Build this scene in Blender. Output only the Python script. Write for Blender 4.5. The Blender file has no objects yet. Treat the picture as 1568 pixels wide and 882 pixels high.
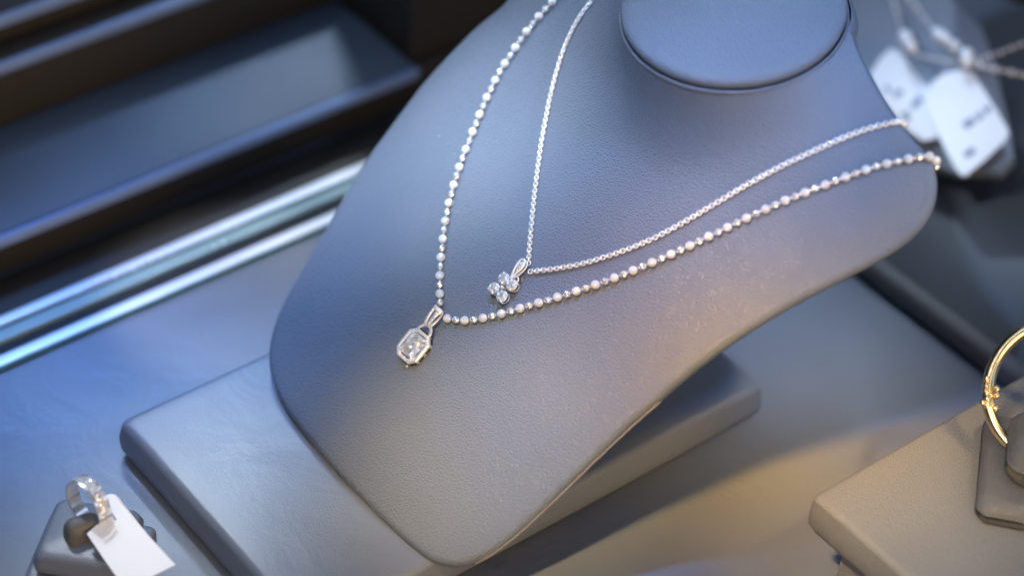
import bpy, bmesh, math, random
import numpy as np
from mathutils import Vector, Matrix

random.seed(7)
sc = bpy.context.scene
col = sc.collection

# ------------------------------------------------------------------ camera
RAD = math.radians
PITCH, ROLL, THETA = RAD(41.55), RAD(4.1), RAD(40.4)
FPX, DIST = 3600.0, 0.85
px = .000236                 # metres per photograph pixel at the bust
_r = np.array([1.0, 0, 0]); _f = np.array([0, math.cos(PITCH), -math.sin(PITCH)]); _u = np.cross(_r, _f)
RT = math.cos(ROLL) * _r + math.sin(ROLL) * _u
UP = -math.sin(ROLL) * _r + math.cos(ROLL) * _u
FW = _f
CAM = np.array([0, 0, 0.075]) - FW * DIST
cd = bpy.data.cameras.new("camera")
cam = bpy.data.objects.new("camera", cd); col.objects.link(cam)
cam.matrix_world = Matrix(((RT[0], UP[0], -FW[0], CAM[0]), (RT[1], UP[1], -FW[1], CAM[1]),
                           (RT[2], UP[2], -FW[2], CAM[2]), (0, 0, 0, 1)))
cd.sensor_width = 36; cd.lens = FPX / 1568 * 36
cd.clip_start = 0.01; cd.clip_end = 50
cd.dof.use_dof = True; cd.dof.focus_distance = 0.845; cd.dof.aperture_fstop = 3.4
sc.camera = cam
sc.view_settings.view_transform = 'Standard'; sc.view_settings.look = 'None'
sc.view_settings.exposure = 0.08; sc.view_settings.gamma = 1.0
sc.cycles.use_denoising = True
sc.cycles.max_bounces = 6; sc.cycles.sample_clamp_indirect = 6

# ------------------------------------------------------------------ light
w = bpy.data.worlds.new("World"); sc.world = w; w.use_nodes = True
nt = w.node_tree; N = nt.nodes; L = nt.links
bg = N['Background']; bg.inputs[1].default_value = 1.0
tc = N.new('ShaderNodeTexCoord')
nz = N.new('ShaderNodeTexNoise'); nz.inputs['Scale'].default_value = 3.4; nz.inputs['Detail'].default_value = 1.5
L.new(tc.outputs['Generated'], nz.inputs['Vector'])
rp = N.new('ShaderNodeValToRGB')                  # made-up surroundings: dim noise with bright patches added for sparkle
rp.color_ramp.elements[0].position = 0.54; rp.color_ramp.elements[0].color = (0.30, 0.30, 0.30, 1)
rp.color_ramp.elements[1].position = 0.60; rp.color_ramp.elements[1].color = (16.0, 16.0, 16.0, 1)
tn = N.new('ShaderNodeMixRGB'); tn.blend_type = 'MULTIPLY'; tn.inputs[0].default_value = 1.0
WORLD_RGB = (0.055, 0.07, 0.10)
tn.inputs[2].default_value = WORLD_RGB + (1,)
L.new(nz.outputs['Fac'], rp.inputs[0]); L.new(rp.outputs[0], tn.inputs[1]); L.new(tn.outputs[0], bg.inputs[0])

def area(name, loc, target, size, power, colour, sy=None):
    ld = bpy.data.lights.new(name, 'AREA'); ld.energy = power; ld.color = colour
    ld.shape = 'RECTANGLE'; ld.size = size; ld.size_y = sy or size
    o = bpy.data.objects.new(name, ld); col.objects.link(o); o.location = loc
    o.rotation_euler = (Vector(target) - Vector(loc)).to_track_quat('-Z', 'Y').to_euler()
    return o
def spot(name, loc, target, power, colour, deg, blend=1.0, soft=0.05):
    ld = bpy.data.lights.new(name, 'SPOT'); ld.energy = power; ld.color = colour
    ld.spot_size = RAD(deg); ld.spot_blend = .85; ld.shadow_soft_size = soft
    o = bpy.data.objects.new(name, ld); col.objects.link(o); o.location = loc
    o.rotation_euler = (Vector(target) - Vector(loc)).to_track_quat('-Z', 'Y').to_euler()
    return o
def rgb_lamp(o, rgb):
    e = max(max(rgb), 1e-9); o.data.energy = e; o.data.color = tuple(c / e for c in rgb)
    if e < 1e-6: bpy.data.objects.remove(o)

# ------------------------------------------------------------------ geometry helpers
def ray(x, y):
    d = FW + RT * ((x - 784) / FPX) - UP * ((y - 441) / FPX)
    return d / np.linalg.norm(d)
def at(x, y, z):                      # where a line of sight meets the level plane z
    d = ray(x, y); return CAM + d * ((z - CAM[2]) / d[2])
def on_plane(x, y, o, n):
    d = ray(x, y); return CAM + d * (((o - CAM) @ n) / (d @ n))
AX = np.array([math.cos(THETA), math.sin(THETA), 0.0])
BX = np.array([math.sin(THETA), -math.cos(THETA), 0.0])
ZZ = np.array([0, 0, 1.0])

# lamps: name, kind, its position, photograph point and height it is aimed at, size or cone, power per colour
HF, HL, HC, HR, HB = (-0.30, -0.45, 1.0), (-0.38, 0.36, 0.92), (-0.05, 0.15, 1.15), (0.52, -0.25, 0.92), (-0.25, 0.75, 1.0)
LAMPS = [  # spots are added fills imitating coloured reflections in the showcase glass
 ('front_fill_spot', 'spot', HF, (700, 140, .12), 4.2, (153.36, 172.53, 191.7)),
 ('front_fill_spot', 'spot', HF, (640, 260, .08), 3.6, (132.66, 149.25, 165.83)),
 ('front_fill_spot', 'spot', HF, (340, 630, .018), 3.8, (0.0, 0.0, 0.0)),
 ('front_fill_spot', 'spot', HF, (450, 720, .018), 3.0, (35.09, 23.16, 8.77)),
 ('front_fill_spot', 'spot', HF, (690, 790, .018), 3.8, (101.07, 61.76, 20.59)),
 ('front_fill_spot', 'spot', HF, (770, 700, .03), 3.6, (198.26, 145.2, 72.29)),
 ('front_fill_spot', 'spot', HF, (960, 560, .05), 3.6, (0.0, 0.0, 0.0)),
 ('front_fill_spot', 'spot', HF, (1220, 30, .16), 4, (46.02, 51.77, 57.52)),
 ('front_fill_spot', 'spot', HF, (1300, 120, .13), 3.2, (0.0, 0.0, 0.0)),
 ('front_fill_spot', 'spot', HF, (1240, 350, .09), 4, (25.77, 56.22, 117.13)),
 ('front_fill_spot', 'spot', HF, (1400, 110, .05), 3.6, (7.35, 16.05, 33.43)),
 ('front_fill_spot', 'spot', HF, (1170, 570, .0), 3.4, (0.0, 0.0, 0.0)),
 ('front_fill_spot', 'spot', HF, (1200, 700, .0), 6, (142.56, 70.72, 16.22)),
 ('front_fill_spot', 'spot', HF, (1370, 800, .046), 5, (125.62, 98.49, 63.6)),
 ('front_fill_spot', 'spot', HF, (120, 810, .02), 3.6, (16.46, 12.2, 7.0)),
 ('front_fill_spot', 'spot', HF, (360, 455, .0), 2.2, (0.0, 0.0, 0.0)),
 ('ceiling_panel', 'area', (-0.75, 1.0, 0.95), (300, 600, .02), .5, (0.0, 0.0, 0.0)),
 ('ceiling_panel', 'area', (0.75, 1.0, 0.95), (1300, 600, .02), .5, (0.0, 0.0, 0.0)),
 ('front_panel', 'area', (-0.45, -0.75, 0.95), (784, 441, .07), .4, (0.0, 0.0, 0.0)),
 ('side_panel', 'area', (1.0, 0.1, 0.9), (900, 441, .07), .4, (0.0, 0.0, 0.0)),
 ('showcase_lamp', 'area', (-0.45, 0.35, 0.9), (784, 441, .07), .22, (0.31, 0.35, 0.39)),
 ('warm_fill_panel', 'area', (0.50, -0.85, 0.16), (1050, 660, .0), 0.5, (7.28, 4.41, 1.37)),  # added warm fill, standing in for the amber veil of the glass
 ('fill_spot', 'spot', HL, (690, 120, .12), 5, (0.0, 0.0, 0.0)),
 ('fill_spot', 'spot', HL, (600, 300, .06), 4.5, (0.0, 0.0, 0.0)),
 ('fill_spot', 'spot', HL, (450, 490, .03), 4, (26.3, 57.38, 119.55)),
 ('fill_spot', 'spot', HB, (320, 650, .018), 4.5, (29.17, 38.97, 52.42)),
 ('fill_spot', 'spot', HB, (470, 740, .018), 4, (0.0, 0.0, 0.0)),
 ('fill_spot', 'spot', HL, (230, 500, .0), 6.5, (1.62, 11.07, 41.54)),
 ('fill_spot', 'spot', HL, (60, 620, .0), 6, (13.34, 30.6, 76.02)),
 ('fill_spot', 'spot', HR, (1130, 30, .16), 4.5, (14.76, 32.2, 67.08)),
 ('fill_spot', 'spot', HF, (1040, 220, .10), 5.5, (28.05, 32.81, 39.74)),
 ('fill_spot', 'spot', HL, (990, 230, .10), 4, (0.0, 0.0, 0.0)),
 ('fill_spot', 'spot', HR, (1280, 140, .12), 3.5, (0.0, 0.0, 0.0)),
 ('fill_spot', 'spot', HR, (1290, 340, .09), 4.5, (10.16, 22.17, 46.2)),
 ('fill_spot', 'spot', HC, (1130, 430, .07), 4.5, (16.0, 18.0, 20.0)),
 ('fill_spot', 'spot', HC, (1060, 300, .09), 4.5, (22.81, 25.66, 30.42)),
 ('fill_spot', 'spot', HL, (850, 280, .08), 4, (49.64, 55.85, 62.05)),
 ('fill_spot', 'spot', HC, (600, 610, .03), 4, (0.0, 0.0, 0.0)),
 ('fill_spot', 'spot', HC, (850, 660, .04), 4, (29.38, 64.09, 141.86)),
 ('fill_spot', 'spot', HC, (960, 560, .05), 4, (0.0, 0.0, 0.0)),
 ('fill_spot', 'spot', HC, (700, 770, .02), 4.6, (0.0, 0.0, 0.0)),
 ('warm_fill_spot', 'spot', HR, (1230, 690, .0), 5.5, (51.18, 33.78, 12.8)),
 ('warm_fill_spot', 'spot', HR, (1150, 840, .0), 5, (0.0, 0.0, 0.0)),
 ('warm_fill_spot', 'spot', HR, (1330, 600, .0), 4.5, (17.19, 11.34, 4.3)),
 ('fill_spot', 'spot', HR, (1230, 510, .0), 4, (85.34, 96.01, 106.68)),
 ('fill_spot', 'spot', HR, (1370, 790, .046), 6.5, (0.0, 0.0, 0.0)),
 ('fill_spot', 'spot', HB, (1450, 170, .04), 5.5, (25.98, 34.62, 46.16)),
 ('fill_spot', 'spot', HB, (500, 100, .02), 7, (54.51, 61.32, 68.13)),
 ('fill_spot', 'spot', HB, (280, 170, .02), 7, (7.78, 13.22, 25.81)),
 ('warm_fill_spot', 'spot', HC, (352, 452, .0), 1.6, (599.66, 552.29, 486.52)),
 ('fill_spot', 'spot', HL, (200, 830, .02), 4, (50.78, 55.06, 59.02)),
]
LAMP_OBS = []
for nm, kd, fr, (tx, ty_, tz_), sz, rgb in LAMPS:
    tgt = tuple(at(tx, ty_, tz_))
    o = area(nm, fr, tgt, sz, 1, (1, 1, 1)) if kd == 'area' else spot(nm, fr, tgt, 1, (1, 1, 1), sz)
    LAMP_OBS.append(o); rgb_lamp(o, rgb)

def nrm(v):
    v = np.asarray(v, float); return v / np.linalg.norm(v)
def mesh_obj(name, verts, faces, mat, parent=None, smooth=True):
    me = bpy.data.meshes.new(name)
    me.from_pydata([tuple(map(float, v)) for v in verts], [], [tuple(f) for f in faces])
    bm = bmesh.new(); bm.from_mesh(me); bmesh.ops.recalc_face_normals(bm, faces=bm.faces[:]); bm.to_mesh(me); bm.free()
    me.polygons.foreach_set('use_smooth', [smooth] * len(me.polygons))
    me.materials.append(mat)
    o = bpy.data.objects.new(name, me); col.objects.link(o)
    if parent: o.parent = parent
    return o
def bm_obj(name, bm, mat, parent=None, smooth=True):
    me = bpy.data.meshes.new(name); bm.to_mesh(me); bm.free()
    me.polygons.foreach_set('use_smooth', [smooth] * len(me.polygons))
    me.materials.append(mat)
    o = bpy.data.objects.new(name, me); col.objects.link(o)
    if parent: o.parent = parent
    return o
def tag(o, label=None, cat=None, group=None, kind=None):
    if label: o['label'] = label
    if cat: o['category'] = cat
    if group: o['group'] = group
    if kind: o['kind'] = kind
    return o
def thing(name, label, cat, group=None, loc=(0, 0, 0)):
    o = bpy.data.objects.new(name, None); col.objects.link(o); o.empty_display_size = 0.01
    return tag(o, label, cat, group)
def copy_part(src, parent, m):
    c = src.copy(); col.objects.link(c); c.parent = parent; c.matrix_world = m; return c
def mat4(o, x, y, z, s=1.0):
    return Matrix(((x[0]*s, y[0]*s, z[0]*s, o[0]), (x[1]*s, y[1]*s, z[1]*s, o[1]), (x[2]*s, y[2]*s, z[2]*s, o[2]), (0, 0, 0, 1)))
def rings(rs, closed_u=True, cap0=False, cap1=False):
    n = len(rs[0]); V = [p for r in rs for p in r]; Fc = []
    for i in range(len(rs) - 1):
        for j in range(n if closed_u else n - 1):
            k = (j + 1) % n
            Fc.append((i*n + j, i*n + k, (i+1)*n + k, (i+1)*n + j))
    if cap0: Fc.append(tuple(range(n)))
    if cap1: Fc.append(tuple((len(rs)-1)*n + j for j in range(n)))
    return V, Fc
def tube(pts, rad, seg=10, closed=False, flat=1.0, caps=True, up=None):
    pts = [np.asarray(p, float) for p in pts]; n = len(pts); out = []
    nn = None
    for i, p in enumerate(pts):
        a = pts[(i - 1) % n] if (closed or i) else p
        b = pts[(i + 1) % n] if (closed or i < n - 1) else p
        t = nrm(b - a)
        if up is not None: nn = nrm(up - t * (up @ t))
        elif nn is None:
            h = ZZ if abs(t[2]) < .9 else np.array([1.0, 0, 0]); nn = nrm(h - t * (h @ t))
        else: nn = nrm(nn - t * (nn @ t))
        bb = np.cross(t, nn); r = rad[i] if hasattr(rad, '__len__') else rad
        out.append([p + r * (math.cos(q) * nn * flat + math.sin(q) * bb) for q in np.linspace(0, 2*math.pi, seg, endpoint=False)])
    if closed: out.append(out[0])
    return rings(out, True, caps and not closed, caps and not closed)
def resample(P, step=None, n=None):
    P = np.asarray(P, float); s = np.r_[0, np.cumsum(np.linalg.norm(np.diff(P, axis=0), axis=1))]
    if n is None: n = int(s[-1] / step) + 1; q = np.arange(n) * step
    else: q = np.linspace(0, s[-1], n)
    return np.stack([np.interp(q, s, P[:, i]) for i in range(P.shape[1])], 1)
def smooth_line(P, it=2):             # corner cutting
    P = np.asarray(P, float)
    for _ in range(it):
        Q = [P[0]]
        for a, b in zip(P[:-1], P[1:]): Q += [a*.75 + b*.25, a*.25 + b*.75]
        Q.append(P[-1]); P = np.array(Q)
    return P
def pillow(corners, z0, z1, rad, top_puff=0.0, grid=22, bulge=0.0):
    """upholstered slab over a 4-corner footprint (level), rounded top edges, softly crowned top"""
    c = [np.asarray(q, float)[:2] for q in corners]
    def at2(s, t):
        return (1-s)*(1-t)*c[0] + s*(1-t)*c[1] + s*t*c[2] + (1-s)*t*c[3]
    cen = sum(c) / 4
    def loop(ins, z, cr):
        # rounded rectangle loop, inset ins, corner radius cr, in metric units
        P = []
        for i in range(4):
            p = c[i]; a = c[(i-1) % 4]; b = c[(i+1) % 4]
            ua = (a-p)/np.linalg.norm(a-p); ub = (b-p)/np.linalg.norm(b-p)
            q0 = p + (ua + ub) * ins
            r = cr
            for k in range(7):
                tt = k / 6 * math.pi / 2
                P.append(q0 + ua * r * (1 - math.sin(tt)) + ub * r * (1 - math.cos(tt)))
            m = np.linalg.norm(b-p)
            for k in range(1, grid):
                f = k / grid
                q1 = b + (-ub) * (ins + r) + (c[(i+2) % 4]-b)/np.linalg.norm(c[(i+2) % 4]-b) * ins
                q2 = q0 + ub * r
                P.append(q2*(1-f) + q1*f)
        return [np.array([q[0], q[1], z]) for q in P]
    cr0 = rad * 0.9
    rs = [loop(0.0015, z0, cr0), loop(-bulge*.6, z0 + (z1-z0)*.2, cr0), loop(-bulge, z0 + (z1-z0)*.5, cr0)]
    for k in range(7):
        tt = k / 6 * math.pi / 2
        rs.append(loop(rad * (1 - math.cos(tt)), z1 - rad + rad * math.sin(tt), cr0 + rad*(1-math.cos(tt))*.6))
    base = rs[-1]; n = len(base)
    for f in (0.93, 0.85, 0.7, 0.5, 0.3, 0.12):
        rs.append([np.array([cen[0] + (p[0]-cen[0])*f, cen[1] + (p[1]-cen[1])*f, z1 + top_puff*(1-f*f)]) for p in base])
    return rings(rs, True, True, True)

# ------------------------------------------------------------------ materials
def new_mat(name):
    m = bpy.data.materials.new(name); m.use_nodes = True
    return m, m.node_tree.nodes, m.node_tree.links, m.node_tree.nodes['Principled BSDF']
def leather(name, c, rough=0.45, scale=620, grain=0.25, var=0.12, wrinkle=0.0, spec=0.5, coat=0.0, dust=0.0):
    m, n, l, b = new_mat(name)
    t = n.new('ShaderNodeTexCoord')
    # warp so the cells look like hide, not like a lattice
    wn = n.new('ShaderNodeTexNoise'); wn.inputs['Scale'].default_value = 260; wn.inputs['Detail'].default_value = 2
    l.new(t.outputs['Object'], wn.inputs['Vector'])
    vm = n.new('ShaderNodeVectorMath'); vm.operation = 'MULTIPLY_ADD'
    l.new(wn.outputs['Color'], vm.inputs[0]); vm.inputs[1].default_value = (0.0022,)*3; l.new(t.outputs['Object'], vm.inputs[2])
    v = n.new('ShaderNodeTexVoronoi'); v.feature = 'DISTANCE_TO_EDGE'; v.inputs['Scale'].default_value = scale
    l.new(vm.outputs[0], v.inputs['Vector'])
    mr = n.new('ShaderNodeMapRange'); mr.inputs['From Max'].default_value = 0.30; l.new(v.outputs['Distance'], mr.inputs['Value'])
    n2 = n.new('ShaderNodeTexNoise'); n2.inputs['Scale'].default_value = scale*2.2; n2.inputs['Detail'].default_value = 2
    l.new(t.outputs['Object'], n2.inputs['Vector'])
    ad = n.new('ShaderNodeMath'); ad.operation = 'MULTIPLY_ADD'; l.new(n2.outputs['Fac'], ad.inputs[0]); ad.inputs[1].default_value = 0.12
    l.new(mr.outputs[0], ad.inputs[2])
    bp = n.new('ShaderNodeBump'); bp.inputs['Strength'].default_value = grain; bp.inputs['Distance'].default_value = 0.0004
    l.new(ad.outputs[0], bp.inputs['Height'])
    last = bp
    if wrinkle:
        n3 = n.new('ShaderNodeTexNoise'); n3.inputs['Scale'].default_value = 22; n3.inputs['Detail'].default_value = 4; n3.inputs['Distortion'].default_value = 1.2
        l.new(t.outputs['Object'], n3.inputs['Vector'])
        b2 = n.new('ShaderNodeBump'); b2.inputs['Strength'].default_value = wrinkle; b2.inputs['Distance'].default_value = 0.006
        l.new(n3.outputs['Fac'], b2.inputs['Height']); l.new(b2.outputs[0], bp.inputs['Normal'])
    l.new(bp.outputs[0], b.inputs['Normal'])
    n4 = n.new('ShaderNodeTexNoise'); n4.inputs['Scale'].default_value = 30; n4.inputs['Detail'].default_value = 5
    l.new(t.outputs['Object'], n4.inputs['Vector'])
    mx = n.new('ShaderNodeMixRGB'); mx.inputs[1].default_value = tuple(x*(1-var) for x in c) + (1,); mx.inputs[2].default_value = tuple(x*(1+var) for x in c) + (1,)
    l.new(n4.outputs['Fac'], mx.inputs[0])
    src = mx
    if dust:                                   # pale specks of lint
        vd = n.new('ShaderNodeTexVoronoi'); vd.inputs['Scale'].default_value = 55; l.new(t.outputs['Object'], vd.inputs['Vector'])
        cm = n.new('ShaderNodeMath'); cm.operation = 'LESS_THAN'; cm.inputs[1].default_value = 0.019*dust
        l.new(vd.outputs['Distance'], cm.inputs[0])
        m2 = n.new('ShaderNodeMixRGB'); m2.inputs[2].default_value = (.6, .62, .66, 1); l.new(cm.outputs[0], m2.inputs[0]); l.new(mx.outputs[0], m2.inputs[1]); src = m2
    sc_ = n.new('ShaderNodeTexNoise'); sc_.inputs['Scale'].default_value = 14; sc_.inputs['Detail'].default_value = 3
    l.new(t.outputs['Object'], sc_.inputs['Vector'])
    gm = n.new('ShaderNodeMapRange'); gm.inputs['From Min'].default_value = .3; gm.inputs['From Max'].default_value = .7
    gm.inputs['To Min'].default_value = grain*.55; gm.inputs['To Max'].default_value = grain*1.15
    l.new(sc_.outputs['Fac'], gm.inputs['Value']); l.new(gm.outputs[0], bp.inputs['Strength'])
    l.new(src.outputs[0], b.inputs['Base Color'])
    rm = n.new('ShaderNodeMapRange'); rm.inputs['To Min'].default_value = rough - .07; rm.inputs['To Max'].default_value = rough + .09
    l.new(n4.outputs['Fac'], rm.inputs['Value']); l.new(rm.outputs[0], b.inputs['Roughness'])
    b.inputs['Specular IOR Level'].default_value = spec
    b.inputs['Coat Weight'].default_value = coat; b.inputs['Coat Roughness'].default_value = 0.3
    return m
def metal(name, c, rough, bump=0.0, scale=2500, metallic=1.0):
    m, n, l, b = new_mat(name)
    b.inputs['Base Color'].default_value = tuple(c) + (1,); b.inputs['Metallic'].default_value = metallic; b.inputs['Roughness'].default_value = rough
    if bump:
        t = n.new('ShaderNodeTexCoord'); x = n.new('ShaderNodeTexNoise'); x.inputs['Scale'].default_value = scale
        l.new(t.outputs['Object'], x.inputs['Vector']); bp = n.new('ShaderNodeBump'); bp.inputs['Strength'].default_value = bump; bp.inputs['Distance'].default_value = 0.0002
        l.new(x.outputs['Fac'], bp.inputs['Height']); l.new(bp.outputs[0], b.inputs['Normal'])
    return m
def plain(name, c, rough=0.6, var=0.1, scale=40, spec=0.5):
    m, n, l, b = new_mat(name)
    t = n.new('ShaderNodeTexCoord'); x = n.new('ShaderNodeTexNoise'); x.inputs['Scale'].default_value = scale; x.inputs['Detail'].default_value = 4
    l.new(t.outputs['Object'], x.inputs['Vector'])
    mx = n.new('ShaderNodeMixRGB'); mx.inputs[1].default_value = tuple(v*(1-var) for v in c) + (1,); mx.inputs[2].default_value = tuple(v*(1+var) for v in c) + (1,)
    l.new(x.outputs['Fac'], mx.inputs[0]); l.new(mx.outputs[0], b.inputs['Base Color'])
    b.inputs['Roughness'].default_value = rough; b.inputs['Specular IOR Level'].default_value = spec
    return m
M_BUST = leather('bust_leather', (0.103, 0.130, 0.185), 0.48, 860, 0.62, 0.10, spec=0.55, dust=1.0)
M_BOX = leather('box_leather', (0.138, 0.162, 0.215), 0.38, 900, 0.12, 0.08, wrinkle=0.14, spec=0.7)
M_FLOOR = leather('floor_leather', (0.128, 0.15, 0.195), 0.42, 900, 0.05, 0.08, wrinkle=0.2, spec=0.6)
M_TAUPE = leather('platform_leather', (0.185, 0.19, 0.205), 0.5, 1000, 0.6, 0.10, wrinkle=0.05, spec=0.5)
M_TRAY = leather('tray_leather', (0.10, 0.10, 0.105), 0.5, 1100, 0.2, 0.10)
M_SEAM = plain('seam_piping', (0.17, 0.17, 0.18), 0.45)
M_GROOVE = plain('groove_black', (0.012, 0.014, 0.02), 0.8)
M_SILVER = metal('polished_silver', (0.98, 0.985, 1.0), 0.2, 0.0, 2500, 0.78)
M_PAVE = metal('bright_pave_silver', (1.0, 1.0, 1.0), 0.2, 0.5, 5000, 0.55)
M_FROST = metal('sandblasted_silver', (0.96, 0.97, 1.0), 0.34, 1.0, 3600, 0.55)
M_GEM = metal('cut_stone', (0.97, 0.98, 1.0), 0.04, 0.0, 1, 0.66)
_n, _l = M_GEM.node_tree.nodes, M_GEM.node_tree.links
_t = _n.new('ShaderNodeTexCoord'); _v = _n.new('ShaderNodeTexVoronoi'); _v.inputs['Scale'].default_value = 3.2
_l.new(_t.outputs['Object'], _v.inputs['Vector']); _g = _n.new('ShaderNodeNewGeometry')
_m = _n.new('ShaderNodeVectorMath'); _m.operation = 'SUBTRACT'; _m.inputs[1].default_value = (.5, .5, .5); _l.new(_v.outputs['Color'], _m.inputs[0])
_m2 = _n.new('ShaderNodeVectorMath'); _m2.operation = 'MULTIPLY_ADD'; _m2.inputs[1].default_value = (1.5, 1.5, 1.5)
_l.new(_m.outputs[0], _m2.inputs[0]); _l.new(_g.outputs['Normal'], _m2.inputs[2])
_m3 = _n.new('ShaderNodeVectorMath'); _m3.operation = 'NORMALIZE'; _l.new(_m2.outputs[0], _m3.inputs[0]); _l.new(_m3.outputs[0], _n['Principled BSDF'].inputs['Normal'])
M_GEMC = M_GEM.copy(); M_GEMC.name = 'cut_centre_stone'
[x for x in M_GEMC.node_tree.nodes if x.type == 'TEX_VORONOI'][0].inputs['Scale'].default_value = 900
M_GEMY = metal('yellow_reflecting_stone', (0.85, 0.62, 0.28), 0.12, 0.3, 3000, 0.7)
M_GOLD = metal('yellow_gold', (0.93, 0.76, 0.44), 0.24, 0.12, 1500)
M_PAPER = plain('white_card', (0.86, 0.87, 0.90), 0.55, 0.02)
M_INK = plain('grey_print', (0.30, 0.34, 0.42), 0.7)
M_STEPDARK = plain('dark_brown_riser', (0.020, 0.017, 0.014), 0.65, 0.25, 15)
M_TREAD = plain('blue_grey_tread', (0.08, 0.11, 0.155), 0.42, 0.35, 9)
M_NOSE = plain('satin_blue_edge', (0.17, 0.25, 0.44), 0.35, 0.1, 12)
M_ALU = metal('brushed_aluminium', (0.62, 0.65, 0.70), 0.5, 0.2, 300, 0.6)
M_PALE = plain('pale_green_glass_edge', (0.22, 0.33, 0.34), 0.45)
M_TEAL, _n, _l, _b = new_mat('glass_edge_green')
_b.inputs['Base Color'].default_value = (0.07, 0.20, 0.19, 1); _b.inputs['Roughness'].default_value = 0.15; _b.inputs['Transmission Weight'].default_value = 0.35
M_BLACK = plain('black_plush', (0.006, 0.006, 0.008), 0.95, 0.2, 60, 0.1)
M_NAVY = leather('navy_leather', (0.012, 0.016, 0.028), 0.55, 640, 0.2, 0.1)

# ------------------------------------------------------------------ floor and what lies behind
S = 3.0
mesh = mesh_obj('floor', [(-S, -S, 0), (S, -S, 0), (S, S, 0), (-S, S, 0)], [(0, 1, 2, 3)], M_FLOOR)
tag(mesh, 'blue grey leather lining of the showcase floor', kind='structure')

# window track along the back-left
def bar(name, p, q, back, width, z0, z1, mat, parent=None, bev=0.0008, seg=3):
    """long bar from p to q (front bottom edge line), width towards the back"""
    p = np.asarray(p, float); q = np.asarray(q, float); d = nrm(q - p)
    bm = bmesh.new(); ln = np.linalg.norm(q - p)
    bmesh.ops.create_cube(bm, size=1.0)
    for v in bm.verts: v.co = Vector((v.co.x * ln, v.co.y * width, v.co.z * (z1 - z0)))
    if bev: bmesh.ops.bevel(bm, geom=bm.edges[:] + bm.verts[:], offset=bev, segments=seg, profile=0.5, affect='EDGES')
    o = bm_obj(name, bm, mat, parent)
    c = (p + q) / 2 + back * width / 2; c[2] = (z0 + z1) / 2
    y = np.cross(ZZ, d)
    o.matrix_world = mat4(c, d, y, ZZ)
    return o
BK = -BX                               # towards the back-left
tr = thing('window_track', 'long metal and green glass track running along the floor behind the bust', 'window track')
e0 = at(0, 572, 0)                     # front line of the track
def line_off(z, off, a=-0.35, b=0.75):
    p = e0 + BK * off; return p + AX * a, p + AX * b
for nm, off, wd, z0, z1, mt in (('glass_edge', 0.0, .0016, 0.0006, .0016, M_TEAL), ('rail', .0018, .0052, 0.0006, .0020, M_ALU),
                                ('groove_floor', .0072, .0055, 0.0006, .0010, M_GROOVE), ('glass_edge', .0129, .0062, 0.0006, .0030, M_PALE),
                                ('glass_edge', .0193, .0018, 0.0006, .0020, M_TEAL), ('rail', .0213, .0048, 0.0006, .0030, M_ALU)):
    p, q = line_off(0, off); bar(nm, p, q, BK, wd, z0, z1, mt, tr, .0003)
for xg, yg, rg_ in ((150, 431, 5), (160, 427, 4), (176, 423, 5), (205, 412, 5), (216, 405, 4), (231, 399, 4), (246, 393, 4), (342, 372, 5), (330, 378, 4), (120, 448, 3), (262, 388, 3)):  # silver balls added to imitate sparkles of light on the track
    bm = bmesh.new(); bmesh.ops.create_icosphere(bm, subdivisions=2, radius=rg_*px*.7)
    oo = bm_obj('glint_ball', bm, M_FROST, tr); oo.location = at(xg, yg, .0035)

# stepped dark display behind the track
st = thing('display_steps', 'dark stepped display behind the track with pale blue front edges', 'display steps')
dpt = lambda p: (p - e0) @ BK
def along(p): return (p - e0) @ AX
def z_at(x, y, off):                   # height seen at a pixel on the upright plane at that distance
    lo, hi = 0.0, .3
    for _ in range(40):
        m = (lo + hi) / 2
        if dpt(at(x, y, m)) > off: lo = m
        else: hi = m
    return m
H1 = .023
off1 = dpt(at(300, 238, H1))
a_end = along(at(637, 100, H1))
def step_box(name, off, depth, z0, z1, a0, a1, mt, bev=.0015):
    p = e0 + BK * off
    return bar(name, p + AX * a0, p + AX * a1, BK, depth, z0, z1, mt, st, bev)
off2 = dpt(at(138, 138, H1)); H2 = z_at(138, 42, off2); off3 = off2 + .012; H3 = z_at(0, 20, off3)
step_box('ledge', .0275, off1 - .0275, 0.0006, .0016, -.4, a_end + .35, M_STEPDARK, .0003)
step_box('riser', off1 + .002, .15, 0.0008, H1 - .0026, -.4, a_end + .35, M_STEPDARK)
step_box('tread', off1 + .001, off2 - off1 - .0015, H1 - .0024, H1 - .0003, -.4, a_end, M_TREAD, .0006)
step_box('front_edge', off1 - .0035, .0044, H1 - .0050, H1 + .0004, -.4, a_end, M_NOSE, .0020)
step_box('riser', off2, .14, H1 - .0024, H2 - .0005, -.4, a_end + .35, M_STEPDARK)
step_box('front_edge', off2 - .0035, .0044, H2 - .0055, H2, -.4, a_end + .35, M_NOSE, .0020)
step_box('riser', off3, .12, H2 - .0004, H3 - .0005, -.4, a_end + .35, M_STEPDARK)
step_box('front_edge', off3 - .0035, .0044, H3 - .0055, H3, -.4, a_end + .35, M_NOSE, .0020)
po = thing('dark_post', 'upright dark brown post standing at the end of the stepped display', 'post')
pp = e0 + BK * (off1 + .006) + AX * (a_end + .001)
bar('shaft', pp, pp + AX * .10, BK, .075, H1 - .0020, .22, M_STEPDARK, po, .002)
# rear wall of the case
wl = bar('rear_wall', e0 + BK*.55 - AX*1.2, e0 + BK*.55 + AX*1.8, BK, .02, 0.001, .25, M_STEPDARK, None, 0)
tag(wl, 'dark rear wall', kind='structure')

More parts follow.
